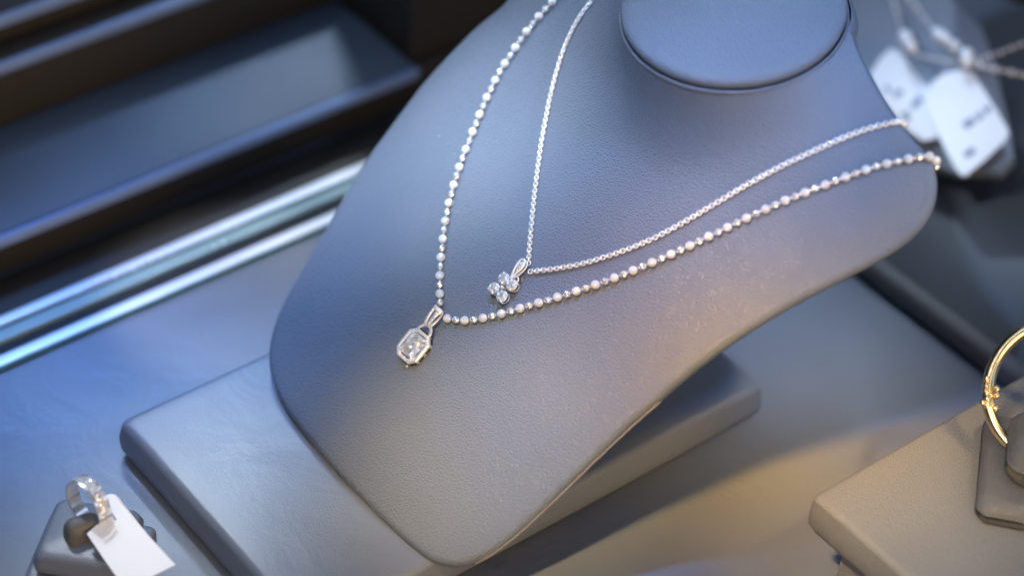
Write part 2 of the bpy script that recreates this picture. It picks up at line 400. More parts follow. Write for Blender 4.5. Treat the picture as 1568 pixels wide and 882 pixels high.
# ------------------------------------------------------------------ low box under the bust
Z0 = 0.018
cA = at(180, 642, Z0); cC = at(1172, 588, Z0)
la = (cC - cA) @ AX; lb = (cC - cA) @ BX
V, Fc = pillow([cA, cA + AX*la, cA + AX*la + BX*lb, cA + BX*lb], 0.0005, Z0, .0035, .0004, bulge=.0008)
bx = mesh_obj('display_box', V, Fc, M_BOX)
tag(bx, 'low blue grey leather box that the large necklace bust stands on', 'display box')

# ------------------------------------------------------------------ the bust
YAW, EL, KC = RAD(42), RAD(38), 1.2
ev = np.array([math.cos(YAW)*math.cos(EL), math.sin(YAW)*math.cos(EL), math.sin(EL)])
eu = np.array([math.sin(YAW), -math.cos(YAW), 0.0]); ew = np.cross(eu, ev)
OB = at(545, 725, Z0) + np.array([0, 0, .010])
def loc(P): q = np.asarray(P) - OB; return np.array([q @ eu, q @ ev, q @ ew])
def wor(p): return OB + eu*p[0] + ev*p[1] + ew*p[2]
# neck cap plane
tz = nrm(ZZ - .17 * nrm(ev * [1, 1, 0]))
WC = .014
cc = loc(on_plane(1123, 17, OB + ew*WC, ew))
n_l = np.array([tz @ eu, tz @ ev, tz @ ew])           # cap normal in bust coordinates
RC = .0399
c1 = nrm(np.array([1, 0, 0]) - n_l * n_l[0]); c2 = np.cross(n_l, c1)
def rim(phi, r=RC, h=0.0): return cc + r*(math.cos(phi)*c1 + math.sin(phi)*c2) + n_l*h
def base(u, v): return -KC * u*u - 10*KC*max(0, abs(u)-.085)**2
# elliptic coordinates round the rim, projected on the (u,v) plane
A2 = np.array([[c1[0], c2[0]], [c1[1], c2[1]]]) * RC * 1.015; A2i = np.linalg.inv(A2)
def fsurf(u, v):
    q = A2i @ np.array([u - cc[0], v - cc[1]]); rho = max(np.hypot(*q), 1e-6)
    phi = math.atan2(q[1], q[0]); rr = max(rho, 1.0)
    rp_ = rim(phi, RC*1.015, -.0022); d = (rr - 1) * RC
    H = rp_[2] - base(rp_[0], rp_[1])
    return base(u, v) + H * (0.72*math.exp(-d/.011) + 0.28*math.exp(-d/.03))
def hit(x, y):
    d = ray(x, y); C0 = CAM - OB
    a = np.array([d @ eu, d @ ev, d @ ew]); q = np.array([C0 @ eu, C0 @ ev, C0 @ ew])
    prev = None; bt = None; bd = 1e9
    for t in np.linspace(.70, 1.05, 141):
        p = q + a*t; g = p[2] - fsurf(p[0], p[1])
        if abs(g) < bd: bd = abs(g); bt = t
        if prev is not None and g <= 0 < prev:
            lo, hi = t - .0025, t
            for _ in range(22):
                m = (lo+hi)/2; p = q + a*m
                if p[2] - fsurf(p[0], p[1]) > 0: lo = m
                else: hi = m
            return q + a*lo
        prev = g
    return q + a*bt
def snormal(u, v, e=.0006):
    gx = (fsurf(u+e, v) - fsurf(u-e, v)) / (2*e); gy = (fsurf(u, v+e) - fsurf(u, v-e)) / (2*e)
    return nrm([-gx, -gy, 1.0])
OUT = [(780,-2),(752,20),(722,45),(690,80),(655,117),(625,155),(600,190),(575,222),(550,258),(530,290),(510,325),(490,362),(470,395),(450,428),(430,465),(418,495),(411,520),(408,545),(411,570),(420,600),(437,630),(460,660),(487,692),(520,730),(560,772),(600,812),(630,840),(650,856),(670,864),(695,867),(722,860),(750,845),(790,812),(840,765),(900,705),(960,648),(1010,605),(1060,562),(1110,525),(1160,493),(1220,458),(1280,428),(1330,403),(1370,380),(1400,357),(1420,332),(1431,305),(1433,270),(1425,240),(1405,222),(1378,190),(1350,150),(1330,112),(1312,75),(1302,45),(1297,18)]
ol = [hit(*p)[:2] for p in OUT]
print('outline', [tuple((q*1000).round().astype(int)) for q in ol[-8:]])
ul, vl = ol[0]
print('cap', cc*1000)
back = [(cc[0]+.0392, cc[1]+.0135), (cc[0]+.0295, cc[1]+.0275), (cc[0], cc[1]+.039), (cc[0]-.036, cc[1]+.034), (cc[0]-.056, cc[1]+.020), (-.088, .212), (-.098, .196), (ul-.012, vl+.010)]
ol = np.array(ol + [np.array(b) for b in back] + [ol[0]])
ol = smooth_line(ol, 2)[:-1]
ol = resample(np.vstack([ol, ol[:1]]), n=341)[:-1]
# smooth noise of the trace
for _ in range(4): ol = (np.roll(ol, 1, 0) + 2*ol + np.roll(ol, -1, 0)) / 4
tan = np.roll(ol, -1, 0) - np.roll(ol, 1, 0); tan /= np.linalg.norm(tan, axis=1)[:, None]
area2 = np.sum(ol[:, 0]*np.roll(ol[:, 1], -1) - np.roll(ol[:, 0], -1)*ol[:, 1])
sg = 1 if area2 > 0 else -1
outn = np.stack([tan[:, 1]*sg, -tan[:, 0]*sg], 1)
ER = .0028
def rho_of(p): return np.hypot(*(A2i @ (np.asarray(p) - cc[:2])))
ERI = np.array([ER * min(1, max(.12, (rho_of(p) - 1.0) / .45)) for p in ol])
ins = ol - outn * ERI[:, None] * .9
n_o = len(ins); rl = []
for s in np.r_[0, .012, .03, .055, .09, np.linspace(.13, 1, 44)]:
    r_ = []
    for p in ins:
        q = A2i @ (p - cc[:2]); q = q / np.hypot(*q); r0 = cc[:2] + A2 @ q
        u, v = r0*(1-s) + p*s; r_.append(wor((u, v, fsurf(u, v))))
    rl.append(r_)
for k in range(1, 10):
    a = k / 9 * math.pi; r_ = []
    for p, nn, er in zip(ins, outn, ERI):
        w0 = fsurf(*p); u, v = p + nn * er * math.sin(a); r_.append(wor((u, v, w0 - ER*1.15*(1 - math.cos(a)))))
    rl.append(r_)
for s in (.96, .85, .6, .3):
    r_ = []
    for p in ins:
        q = A2i @ (p - cc[:2]); q = q / np.hypot(*q); r0 = cc[:2] + A2 @ q * .9
        u, v = r0*(1-s) + p*s; r_.append(wor((u, v, min(fsurf(*p), fsurf(u, v)) - 2.3*ER)))
    rl.append(r_)
bust = thing('necklace_bust', 'large blue grey leather necklace bust with a round neck cap, leaning on the low box', 'necklace bust')
V, Fc = rings(rl, True)
mesh_obj('chest', V, Fc, M_BUST, bust)
# lip of the neck, groove and padded cap
NP = 96
def caprings(spec):
    return [[wor(rim(f, r, h)) for f in np.linspace(0, 2*math.pi, NP, endpoint=False)] for r, h in spec]
V, Fc = rings(caprings([(RC*.96, -.0050), (RC*1.000, -.0030), (RC*1.014, -.0019), (RC*1.012, -.0010), (RC*1.0, -.0007), (RC*.985, -.0016), (RC*.97, -.006)]), True)
mesh_obj('neck_lip', V, Fc, M_BUST, bust)
V, Fc = rings(caprings([(RC*.93, -.004), (RC*.955, -.0022), (RC*.985, -.0002), (RC*.998, .0014), (RC*.996, .0024), (RC*.980, .0034), (RC*.95, .0042), (RC*.88, .0050), (RC*.72, .0058), (RC*.5, .0064), (RC*.25, .0067), (RC*.05, .0068)]), True, False, True)
mesh_obj('neck_cap', V, Fc, M_BUST, bust)
V, Fc = rings(caprings([(RC*.999, -.0026), (RC*.9, -.0025)]), True, False, True)
mesh_obj('neck_groove', V, Fc, M_GROOVE, bust)
# seam piping just under the lower right edge
P = []
for x, y in [(722,862),(750,848),(790,816),(840,769),(900,709),(960,652),(1010,609)]:
    h = hit(x-3, y-3); i_ = int(np.argmin(np.linalg.norm(ins - h[:2], axis=1))); q_ = ins[i_] + outn[i_]*ER*1.08
    P.append(wor((q_[0], q_[1], fsurf(*ins[i_]) - ER*1.25)))
V, Fc = tube(resample(smooth_line(np.array(P), 2), n=60), .0003, 8); mesh_obj('seam_piping', V, Fc, M_SEAM, bust)
# easel leg behind
lp = wor((.0, .165, -.012)); 
V, Fc = tube([lp, np.array([lp[0] + AX[0]*.01, lp[1] + AX[1]*.01, Z0 + .001])], .012, 16, flat=.35); mesh_obj('easel_leg', V, Fc, M_BUST, bust)

# ------------------------------------------------------------------ necklaces
def chain_line(pix, lift, ext=None):
    P = []
    for x, y in pix:
        h = hit(x, y); n = snormal(h[0], h[1]); P.append(h + n*lift)
    return np.array(P)
def frames(P):
    out = []
    for i, p in enumerate(P):
        t = nrm(P[min(i+1, len(P)-1)] - P[max(i-1, 0)]); n = snormal(p[0], p[1]); n = nrm(n - t*(n @ t)); out.append((p, t, n))
    return out
def vec(l): return eu*l[0] + ev*l[1] + ew*l[2]
def wrap_edge(P, lift):                   # carry a chain over the rolled edge of the bust
    i_ = int(np.argmin(np.linalg.norm(ins - P[-1][:2], axis=1))); o_ = outn[i_]; b_ = ins[i_]; d_ = P[-1][:2] - P[-2][:2]; d_ /= np.linalg.norm(d_)
    w0 = fsurf(*b_); Q = [p for p in P if np.linalg.norm(p[:2] - b_) > .0015]
    for a in np.linspace(.25, 2.9, 8):
        q = b_ + o_*(ER + lift)*math.sin(a) + (d_ - o_*(d_ @ o_))*a*.0006
        Q.append(np.array([q[0], q[1], w0 - ER*1.15 + (ER*1.15 + lift)*math.cos(a)]))
    return np.array(Q)
# bead chain
BL = [(868,-14),(852,2),(835,20),(820,37),(805,57),(786,85),(770,110),(757,134),(745,160),(733,190),(721,220),(711,246),(702,272),(694,300),(688,325),(683,352),(680,380),(677,410),(676,440),(677,466)]
BR = [(688,490),(712,494),(740,490),(770,483),(800,474),(850,459),(900,443),(950,425),(1000,404),(1050,382),(1100,357),(1150,332),(1200,309),(1250,289),(1300,270),(1340,256),(1380,246),(1408,240),(1426,238)]
neck = thing('bead_necklace', 'silver bead chain with large frosted and small faceted balls, the longer necklace on the bust', 'necklace')
bm = bmesh.new(); bmesh.ops.create_uvsphere(bm, u_segments=20, v_segments=14, radius=1.0); big = bm_obj('frosted_bead', bm, M_FROST, neck)
bm = bmesh.new(); bmesh.ops.create_icosphere(bm, subdivisions=2, radius=1.0); small = bm_obj('faceted_bead', bm, M_SILVER, neck, False)
RB = .00162
first = {big: True, small: True}
for side, pix in (('l', BL[::-1]), ('r', BR)):
    P = chain_line(pix, RB*.95)
    if side == 'r': P = wrap_edge(P, RB)
    P = smooth_line(P, 1)
    Q = resample(P, step=.00368)
    V, Fc = tube([wor(p) for p in resample(P, step=.002)], .00042, 6)
    mesh_obj('connecting_wire', V, Fc, M_SILVER, neck)
    for i, (p, t, n) in enumerate(frames(Q)):
        src = big if (i + (side == 'l')) % 2 == 0 else small
        r = RB if src is big else RB*.88
        T = vec(t); Nn = vec(n); m = mat4(wor(p), T, np.cross(Nn, T), Nn, r)
        if src is small:
            m = m @ Matrix.Rotation(random.random()*6, 4, 'X')
        if first[src]: src.matrix_world = m; first[src] = False
        else: copy_part(src, neck, m)
# box chain
CL = [(926,-18),(908,2),(893,21),(878,46),(865,76),(854,110),(845,146),(838,180),(831,216),(826,252),(821,290),(817,330),(813,370),(811,404)]
CR = [(814,417),(850,413),(890,406),(930,394),(970,380),(1010,362),(1050,340),(1090,316),(1130,291),(1170,268),(1210,247),(1250,229),(1290,211),(1330,196),(1358,188),(1380,185)]
bch = thing('box_chain_necklace', 'fine silver box chain, the shorter necklace nearer the neck cap', 'necklace')
def link_mesh():
    a, r = .00088, .00024; V = []; Fc = []; n = 12
    pts = []
    for k in range(n):
        t = k/n*2*math.pi; c_, s_ = math.cos(t), math.sin(t); m = max(abs(c_), abs(s_))**.6
        pts.append(np.array([a*c_/m, a*s_/m, 0]))
    return tube(pts, r, 6, closed=True, up=np.array([0, 0, 1.0]), flat=1.7)
lv, lf = link_mesh()
link0 = mesh_obj('chain_link', lv, lf, M_PAVE, bch)
allm = []
for pix in (CL[::-1], CR):
    P = chain_line(pix, .0009)
    if pix is CR: P = wrap_edge(P, .0009)
    P = smooth_line(P, 1)
    for i, (p, t, n) in enumerate(frames(resample(P, step=.00128))):
        T = vec(t); Nn = vec(n); Bn = np.cross(Nn, T)
        if i % 2: x, y, z = T, Nn, -Bn
        else: x, y, z = T, Bn, Nn
        a = .35 if i % 2 else -.15
        y2 = y*math.cos(a) + z*math.sin(a); z2 = -y*math.sin(a) + z*math.cos(a)
        allm.append(mat4(wor(p), x, y2, z2))
allm.sort(key=lambda m: (m.translation - Vector(CAM)).length)
link0.matrix_world = allm[0]
for m in allm[1:100]: copy_part(link0, bch, m)
V = []; Fc = []
for m in allm[100:]:
    k = len(V); V += [m @ Vector(p) for p in lv]; Fc += [tuple(i + k for i in f) for f in lf]
tag(mesh_obj('remaining_links', V, Fc, M_PAVE, bch), kind='stuff')

# ------------------------------------------------------------------ pendants
def S3(x, y, h=0.0):                      # a point over the bust surface
    q = hit(x, y); n = snormal(q[0], q[1]); return wor(q + n*h)
def gem(sides=8, table=.55, crown=.28, pav=.5):
    V = []; n = sides
    for k in range(n): t = k/n*2*math.pi; V.append((math.cos(t), math.sin(t), 0))
    for k in range(n): t = (k+.5)/n*2*math.pi; V.append((.8*math.cos(t), .8*math.sin(t), crown*.6))
    for k in range(n): t = k/n*2*math.pi; V.append((table*math.cos(t), table*math.sin(t), crown))
    V.append((0, 0, crown*1.02)); V.append((0, 0, -pav)); Fc = []
    for k in range(n):
        j = (k+1) % n
        Fc += [(k, j, n+k), (n+k, j, n+j), (n+k, n+j, 2*n+j), (2*n+k, n+k, 2*n+j), (2*n+k, 2*n+j, 3*n), (j, k, 3*n+1)]
    return V, Fc
gv, gf = gem(10)
# local frame of a pendant: x along its length (towards the bail), z off the surface
def pframe(c, b, lift, tilt=0.0):
    o = S3(*c, lift); h = hit(*c); n = vec(snormal(h[0], h[1])); x = S3(*b, lift) - o; x = nrm(x - n*(x @ n)); y = np.cross(n, x)
    if tilt:
        n2 = n*math.cos(tilt) + y*math.sin(tilt); y = y*math.cos(tilt) - n*math.sin(tilt); n = n2
    return o, x, y, n
# octagonal halo pendant
pe = thing('octagonal_pendant', 'silver octagonal halo pendant with a step cut stone, hanging from the bead chain', 'pendant')
o, x, y, n = pframe((639, 534), (669, 497), .0030, RAD(-6))
def oct_loop(a, b, c, z):
    return [(a-c, b, z), (a, b-c, z), (a, -b+c, z), (a-c, -b, z), (-a+c, -b, z), (-a, -b+c, z), (-a, b-c, z), (-a+c, b, z)]
def W(p): return o + x*p[0] + y*p[1] + n*p[2]
HA, HB, CH = .0064, .0055, .0026
spec = [(HA-.0001, -.0024), (HA, -.0004), (HA-.0001, .0004), (HA-.0004, .0008), (HA-.0012, .0008), (HA-.0015, .0004), (HA-.0016, -.0006), (HA-.0016, -.0024)]
rs = [[W(p) for p in oct_loop(a, a-HA+HB, CH*(a/HA), z)] for a, z in spec]
V, Fc = rings(rs, True); mesh_obj('halo_frame', V, Fc, M_PAVE, pe, False)
# openwork slots in the side wall, black plates painting the shade of the hollow
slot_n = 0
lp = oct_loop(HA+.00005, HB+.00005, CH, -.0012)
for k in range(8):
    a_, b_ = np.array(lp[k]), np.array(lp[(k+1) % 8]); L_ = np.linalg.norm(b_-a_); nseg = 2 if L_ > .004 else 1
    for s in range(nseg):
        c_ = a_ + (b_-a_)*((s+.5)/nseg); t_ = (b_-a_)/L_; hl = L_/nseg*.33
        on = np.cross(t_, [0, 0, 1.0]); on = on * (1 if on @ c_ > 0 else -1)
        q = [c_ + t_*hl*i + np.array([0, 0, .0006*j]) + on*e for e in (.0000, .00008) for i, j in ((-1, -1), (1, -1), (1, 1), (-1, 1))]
        mesh_obj('dark_slot_plate', [W(p) for p in q], [(0,1,2,3), (4,5,6,7), (0,1,5,4), (1,2,6,5), (2,3,7,6), (3,0,4,7)], M_GROOVE, pe, False)
lp = np.array(oct_loop(HA-.0008, HB-.0008, CH*.88, .0008)); lp = np.vstack([lp, lp[:1]])
st0 = mesh_obj('pave_stone', gv, gf, M_GEM, pe, False); ps = resample(lp, n=33)[:-1]
for i, p in enumerate(ps):
    m = mat4(W(p), x, y, n, .00050)
    if i == 0: st0.matrix_world = m
    else: copy_part(st0, pe, m)
# step-cut centre stone
rs = []
for a, z, c_ in ((.0045, -.0001, .0014), (.0044, .0005, .0014), (.0036, .0012, .0011), (.0027, .0017, .0008), (.0018, .0019, .0005)):
    rs.append([W(p) for p in oct_loop(a, max(a-.0045+.0037, .0007), c_, z)])
rs.insert(0, [W(p) for p in oct_loop(.0015, .0006, .0003, -.0022)])
V, Fc = rings(rs, True, True, True); mesh_obj('centre_stone', V, Fc, M_GEMC, pe, False)
for sx, sy in ((1, 1), (1, -1), (-1, 1), (-1, -1)):
    V, Fc = tube([W((sx*.0040, sy*.0032, -.0015)), W((sx*.0040, sy*.0032, .0011)), W((sx*.0035, sy*.0027, .0016))], .00032, 8); mesh_obj('prong', V, Fc, M_PAVE, pe)
# shoulders of the frame: open loop that the bail runs through
arc = [W((HA-.0006 + .0034*math.sin(t), -.0028*math.cos(t), .0002)) for t in np.linspace(0, math.pi, 15)]
V, Fc = tube(arc, .00062, 8); mesh_obj('top_loop', V, Fc, M_PAVE, pe)
for i in range(1, 14, 1):
    copy_part(st0, pe, mat4(arc[i] + n*.0005, x, y, n, .00042))
V, Fc = tube([W((HA+.0001, -.0020, .0006)), W((HA+.0001, .0020, .0006))], .0003, 6); mesh_obj('gap_shade_rod', V, Fc, M_GROOVE, pe)  # black rod painting the shade in the gap below the loop
# bail: a folded strap over the chain
b0, b1 = S3(663, 503, .0045), S3(681, 482, .0052)
bd = nrm(b1-b0); bs = nrm(np.cross(n, bd)); mid = (b0+b1)/2; hl = np.linalg.norm(b1-b0)/2
lpz = [mid + bd*(hl*1.1)*math.cos(t) + n*(.0016*math.sin(t)) - n*.0008 for t in np.linspace(0, 2*math.pi, 28, endpoint=False)]
for sgn in (-1, 1):
    V, Fc = tube([p + bs*sgn*(.0011 + .0004*((p-mid) @ bd)/hl) for p in lpz], .00052, 8, closed=True); mesh_obj('bail_strap', V, Fc, M_PAVE, pe)
for sgn in (-1, 1):
    for t in np.linspace(.35, 2.8, 7):
        p = mid + bd*(hl*1.1)*math.cos(t) + n*(.0016*math.sin(t)) - n*.0008 + bs*sgn*.0012 + n*.0004
        copy_part(st0, pe, mat4(p, x, y, n, .00046))
V, Fc = tube([b1 + bs*.0018, b1 - bs*.0018], .0010, 10); mesh_obj('bail_crest', V, Fc, M_PAVE, pe)
V, Fc = tube([W((-HA-.0007, -.0025, -.0015)), W((-HA-.0010, -.0027, -.0010))], .0005, 8); mesh_obj('hanging_ring', V, Fc, M_PAVE, pe)

# flower pendant
fl = thing('flower_pendant', 'small four petal flower pendant of round clear stones on the fine box chain', 'pendant')
fo, fx, fy, fn = pframe((775, 444), (800, 419), .0030)
f0 = mesh_obj('petal_stone', gv, gf, M_GEM, fl, False)
for i, (a, b) in enumerate([(777, 431), (762, 446), (789, 441), (774, 458)]):
    m = mat4(S3(a, b, .0036), fx, fy, fn, .00222)
    if i == 0: f0.matrix_world = m
    else: copy_part(f0, fl, m)
    c_ = S3(a, b, .0030)
    V, Fc = tube([c_ + (fx*math.cos(t) + fy*math.sin(t))*.0020 for t in np.linspace(0, 2*math.pi, 20, endpoint=False)], .0003, 7, closed=True); mesh_obj('petal_collar', V, Fc, M_PAVE, fl)
    d = nrm(c_ - S3(775, 444, .0030))
    V, Fc = tube([c_ + d*.0020 - fn*.0026, c_ + d*.0024 - fn*.0004, c_ + d*.0021 + fn*.0007, c_ + d*.0016 + fn*.0009], .00036, 8); mesh_obj('prong', V, Fc, M_PAVE, fl)
    V, Fc = tube([c_ - fn*.0024 + (fx*math.cos(t) + fy*math.sin(t))*.0017 for t in np.linspace(0, 2*math.pi, 20, endpoint=False)], .0003, 7, closed=True); mesh_obj('under_gallery', V, Fc, M_PAVE, fl)
V, Fc = tube([S3(775, 444, .0006), S3(775, 444, .0041)], .0005, 8); mesh_obj('centre_pin', V, Fc, M_PAVE, fl)
# teardrop bail
t0_, t1_ = S3(789, 431, .0038), S3(811, 404, .0046)
dd = t1_ - t0_; LL = np.linalg.norm(dd); dd = dd/LL; sd = nrm(np.cross(fn, dd)); pts = []
for t in np.linspace(0, 2*math.pi, 32, endpoint=False):
    s = (1 - math.cos(t))/2; wdt = .00195*math.sin(t)*(s**.8)
    pts.append(t0_ + dd*LL*s + sd*wdt)
V, Fc = tube(pts, .00042, 8, closed=True); mesh_obj('teardrop_bail', V, Fc, M_PAVE, fl)
copy_part(f0, fl, mat4(t0_ + dd*LL*.68, fx, fy, fn, .00135))
V, Fc = tube([p - fn*.0019 for p in pts], .0004, 8, closed=True); mesh_obj('bail_back', V, Fc, M_PAVE, fl)
c_ = S3(794, 432, .0030)
V, Fc = tube([c_ + (dd*math.cos(t) + nrm(fn + sd)*math.sin(t))*.0013 for t in np.linspace(0, 2*math.pi, 18, endpoint=False)], .0003, 7, closed=True); mesh_obj('jump_ring', V, Fc, M_PAVE, fl)

# ------------------------------------------------------------------ platform at the lower right with the bangle
ZP = .046
pc = at(1243, 757, ZP)
pl = thing('bracelet_platform', 'taupe leather platform with an overhanging top at the lower right', 'display platform')
V, Fc = pillow([pc, pc + AX*.26, pc + AX*.26 + BX*.20, pc + BX*.20], ZP-.0175, ZP, .0028, .0003, bulge=.0004)
mesh_obj('top_slab', V, Fc, M_TAUPE, pl)
q = pc + AX*.010 + BX*.010
V, Fc = pillow([q, q + AX*.24, q + AX*.24 + BX*.18, q + BX*.18], .0004, ZP-.0172, .0015)
mesh_obj('plinth', V, Fc, M_TAUPE, pl)
s0 = at(1489, 803, ZP); s1 = at(1568, 818, ZP); sx_ = nrm(s1 - s0); sy_ = np.array([-sx_[1], sx_[0], 0])
M_STAND = leather('stand_leather', (0.12, 0.125, 0.14), 0.42, 1000, 0.6, 0.1)
bs_ = thing('bangle_stand', 'two tier grey brown leather cushion stand inside the gold bangle', 'bangle stand')
V, Fc = pillow([s0, s0 + sx_*.075, s0 + sx_*.075 + sy_*.050, s0 + sy_*.050], ZP+.0005, ZP+.0010+.0085, .0055)
mesh_obj('lower_cushion', V, Fc, M_STAND, bs_)
q = s0 + sx_*.0075 + sy_*.0110
V, Fc = pillow([q, q + sx_*.056, q + sx_*.056 + sy_*.030, q + sy_*.030], ZP+.0100, ZP+.0245, .0078)
mesh_obj('upper_cushion', V, Fc, M_STAND, bs_)
V, Fc = tube([s0 + sx_*.003 + np.array([0, 0, .0012]) + sy_*.0012, s0 + sx_*.075 + np.array([0, 0, .0012]) + sy_*.0012], .0004, 8); mesh_obj('base_piping', V, Fc, M_SEAM, bs_)
# bangle: an arc through three measured points
def circle3(a, b, c):
    ab, ac = b-a, c-a; nn = np.cross(ab, ac)
    cen = a + (np.cross(nn, ab)*(ac @ ac) + np.cross(ac, nn)*(ab @ ab)) / (2*(nn @ nn)); return cen, nrm(nn), np.linalg.norm(cen-a)
ga, gb, gc = at(1576, 703, ZP+.011), at(1515, 625, ZP+.018), at(1576, 503, ZP+.040)
gcen, gn, gr = circle3(ga, gb, gc); print('bangle r', gr)
g1 = nrm(gb - gcen); g2 = np.cross(gn, g1)
gd = thing('gold_bangle', 'yellow gold bangle with a beaded clasp looped round the cushion stand', 'bangle')
pts = [gcen + gr*(math.cos(t)*g1 + math.sin(t)*g2) for t in np.linspace(0, 2*math.pi, 120, endpoint=False)]
V, Fc = tube(pts, .0023, 14, closed=True, up=gn, flat=1.25); mesh_obj('hoop', V, Fc, M_GOLD, gd)
sgn = 1 if (gc - gcen) @ g2 > 0 else -1
gb0 = None
for k, t in enumerate(np.linspace(.16, .75, 16)):
    p = gcen + gr*1.045*(math.cos(t)*g1 + sgn*math.sin(t)*g2) - nrm(FW)*.0012
    if gb0 is None:
        bm = bmesh.new(); bmesh.ops.create_icosphere(bm, subdivisions=2, radius=1.0); gb0 = bm_obj('clasp_bead', bm, M_GOLD, gd)
    if k == 0: gb0.matrix_world = mat4(p, g1, g2, gn, .0009)
    else: copy_part(gb0, gd, mat4(p, g1, g2, gn, .0009))
zc = gb[2]
for (a, b, r) in ((1511, 581, 4.5), (1510, 590, 3.2), (1509, 598, 3.2), (1526, 596, 4.6), (1526, 606, 4.6), (1505, 617, 4.6), (1512, 612, 5.2), (1518, 620, 5.2), (1511, 622, 4.6), (1524, 627, 5.0), (1517, 606, 4)):
    copy_part(gb0, gd, mat4(on_plane(a, b, gb - FW*.0015, FW), g1, g2, gn, r*1.2*px))

# ------------------------------------------------------------------ ring, stand and tag at the lower left
rsd = thing('ring_stand', 'dark leather ring cushion standing on the floor at the lower left', 'ring stand')
ZR = .020
k0, k1, k3 = at(88, 757, ZR), at(219, 778, ZR), at(48, 850, ZR)
ux = nrm(k1-k0); uy = np.array([ux[1], -ux[0], 0]); wx = np.linalg.norm(k1-k0); wy = (k3-k0) @ uy
V, Fc = pillow([k0, k0 + ux*wx, k0 + ux*wx + uy*wy, k0 + uy*wy], .0095, ZR, .0035, .0015, bulge=.0006)
mesh_obj('cushion', V, Fc, M_BOX, rsd)
q = k0 - ux*.004 - uy*.003
V, Fc = pillow([q, q + ux*(wx+.008), q + ux*(wx+.008) + uy*(wy+.006), q + uy*(wy+.006)], .0004, .0092, .003)
mesh_obj('base', V, Fc, M_BOX, rsd)
# padded clip holding the ring
c0 = at(127, 812, ZR+.0035)
bm = bmesh.new(); bmesh.ops.create_uvsphere(bm, u_segments=32, v_segments=20, radius=1.0)
def sq(a, p): return math.copysign(abs(a)**p, a)
for v in bm.verts: v.co = Vector((sq(v.co.x, .6)*.0066*(1 - .18*v.co.z), sq(v.co.y, .6)*.0042*(1 - .2*v.co.z), sq(v.co.z, .7)*.0058 + .0012*v.co.x**2))
oc = bm_obj('clip', bm, M_TRAY, rsd); rx = nrm(at(150, 800, ZR) - at(105, 815, ZR)); ry = np.cross(ZZ, rx); oc.matrix_world = mat4(c0, rx, ry, ZZ)
rg = thing('diamond_ring', 'silver ring with channel set stones standing upright in the cushion clip', 'ring')
rc = at(135, 770, ZR+.0115); hz = nrm(at(165, 792, ZR) - at(105, 745, ZR)); rr_ = .0098
rn = np.cross(hz, ZZ); rn = nrm(rn); rn = nrm(rn*.96 + hz*.0)
def ringpt(t, r, s): return rc + hz*math.cos(t)*r*.86 + ZZ*math.sin(t)*r + rn*s
rs = []
for t in np.linspace(0, 2*math.pi, 96, endpoint=False):
    rs.append([ringpt(t, r, s) for r, s in ((.0093, -.0024), (.0100, -.0027), (.0105, -.0027), (.0106, -.0017), (.0102, -.0015), (.0102, .0015), (.0106, .0017), (.0105, .0027), (.0100, .0027), (.0093, .0024))])
rs.append(rs[0]); V, Fc = rings(rs, True); mesh_obj('band', V, Fc, M_SILVER, rg, False)
r0 = None
for k, t in enumerate(np.linspace(-.5, 3.6, 20)):
    m = mat4(ringpt(t, .0103, 0), rn, np.cross(nrm(ringpt(t, .0103, 0) - rc), rn), nrm(ringpt(t, .0103, 0) - rc), .0014)
    if r0 is None: r0 = mesh_obj('channel_stone', gv, gf, M_GEM, rg, False); r0.matrix_world = m
    else:
        c = copy_part(r0, rg, m)
tg = thing('blank_tag', 'blank white paper tag hanging from the ring at the lower left', 'price tag')
def slab(name, poly, th, mat, parent, nn=ZZ, rnd=None):
    V = [np.asarray(p) for p in poly] + [np.asarray(p) - nn*th for p in poly]; n_ = len(poly)
    Fc = [tuple(range(n_)), tuple(range(2*n_-1, n_-1, -1))] + [(i, (i+1) % n_, n_+(i+1) % n_, n_+i) for i in range(n_)]
    return mesh_obj(name, V, Fc, mat, parent, False)
zt = lambda x_, y_: ZR + .010 - .006*max(0, (y_-765)/110)
tp = [(161,763),(163,759),(167,757),(173,757),(178,759),(183,764),(188,771),(225,818),(268,865),(228,885),(190,900),(160,858),(133,818),(146,806),(158,797),(168,792),(173,790),(168,776)]
slab('card', [at(a, b, zt(a, b)) for a, b in tp], .0004, M_PAPER, tg)
V, Fc = tube([at(152, 800, ZR+.013), at(163, 793, ZR+.0135), at(172, 789, ZR+.0125), at(177, 797, ZR+.0115)], .0005, 8); mesh_obj('tie', V, Fc, M_INK, tg)

# ------------------------------------------------------------------ right background: tray, second bust, tags
ty = thing('neighbouring_tray', 'dark leather tray with a raised rounded rim behind the bust on the right', 'tray')
ta, tb = at(1325, 405, .010), at(1568, 590, .010); td = nrm(tb - ta); tbk = np.cross(ZZ, td); tbk = tbk if tbk @ np.array([1, 1, 0]) > 0 else -tbk
bar('rim', ta - td*.10, tb + td*.12, tbk, .0085, .0008, .0125, M_TRAY, ty, .004, 5)
bar('tray_floor', ta - td*.10 + tbk*.0087, tb + td*.12 + tbk*.0087, tbk, .30, .0006, .0030, M_TRAY, ty, 0)

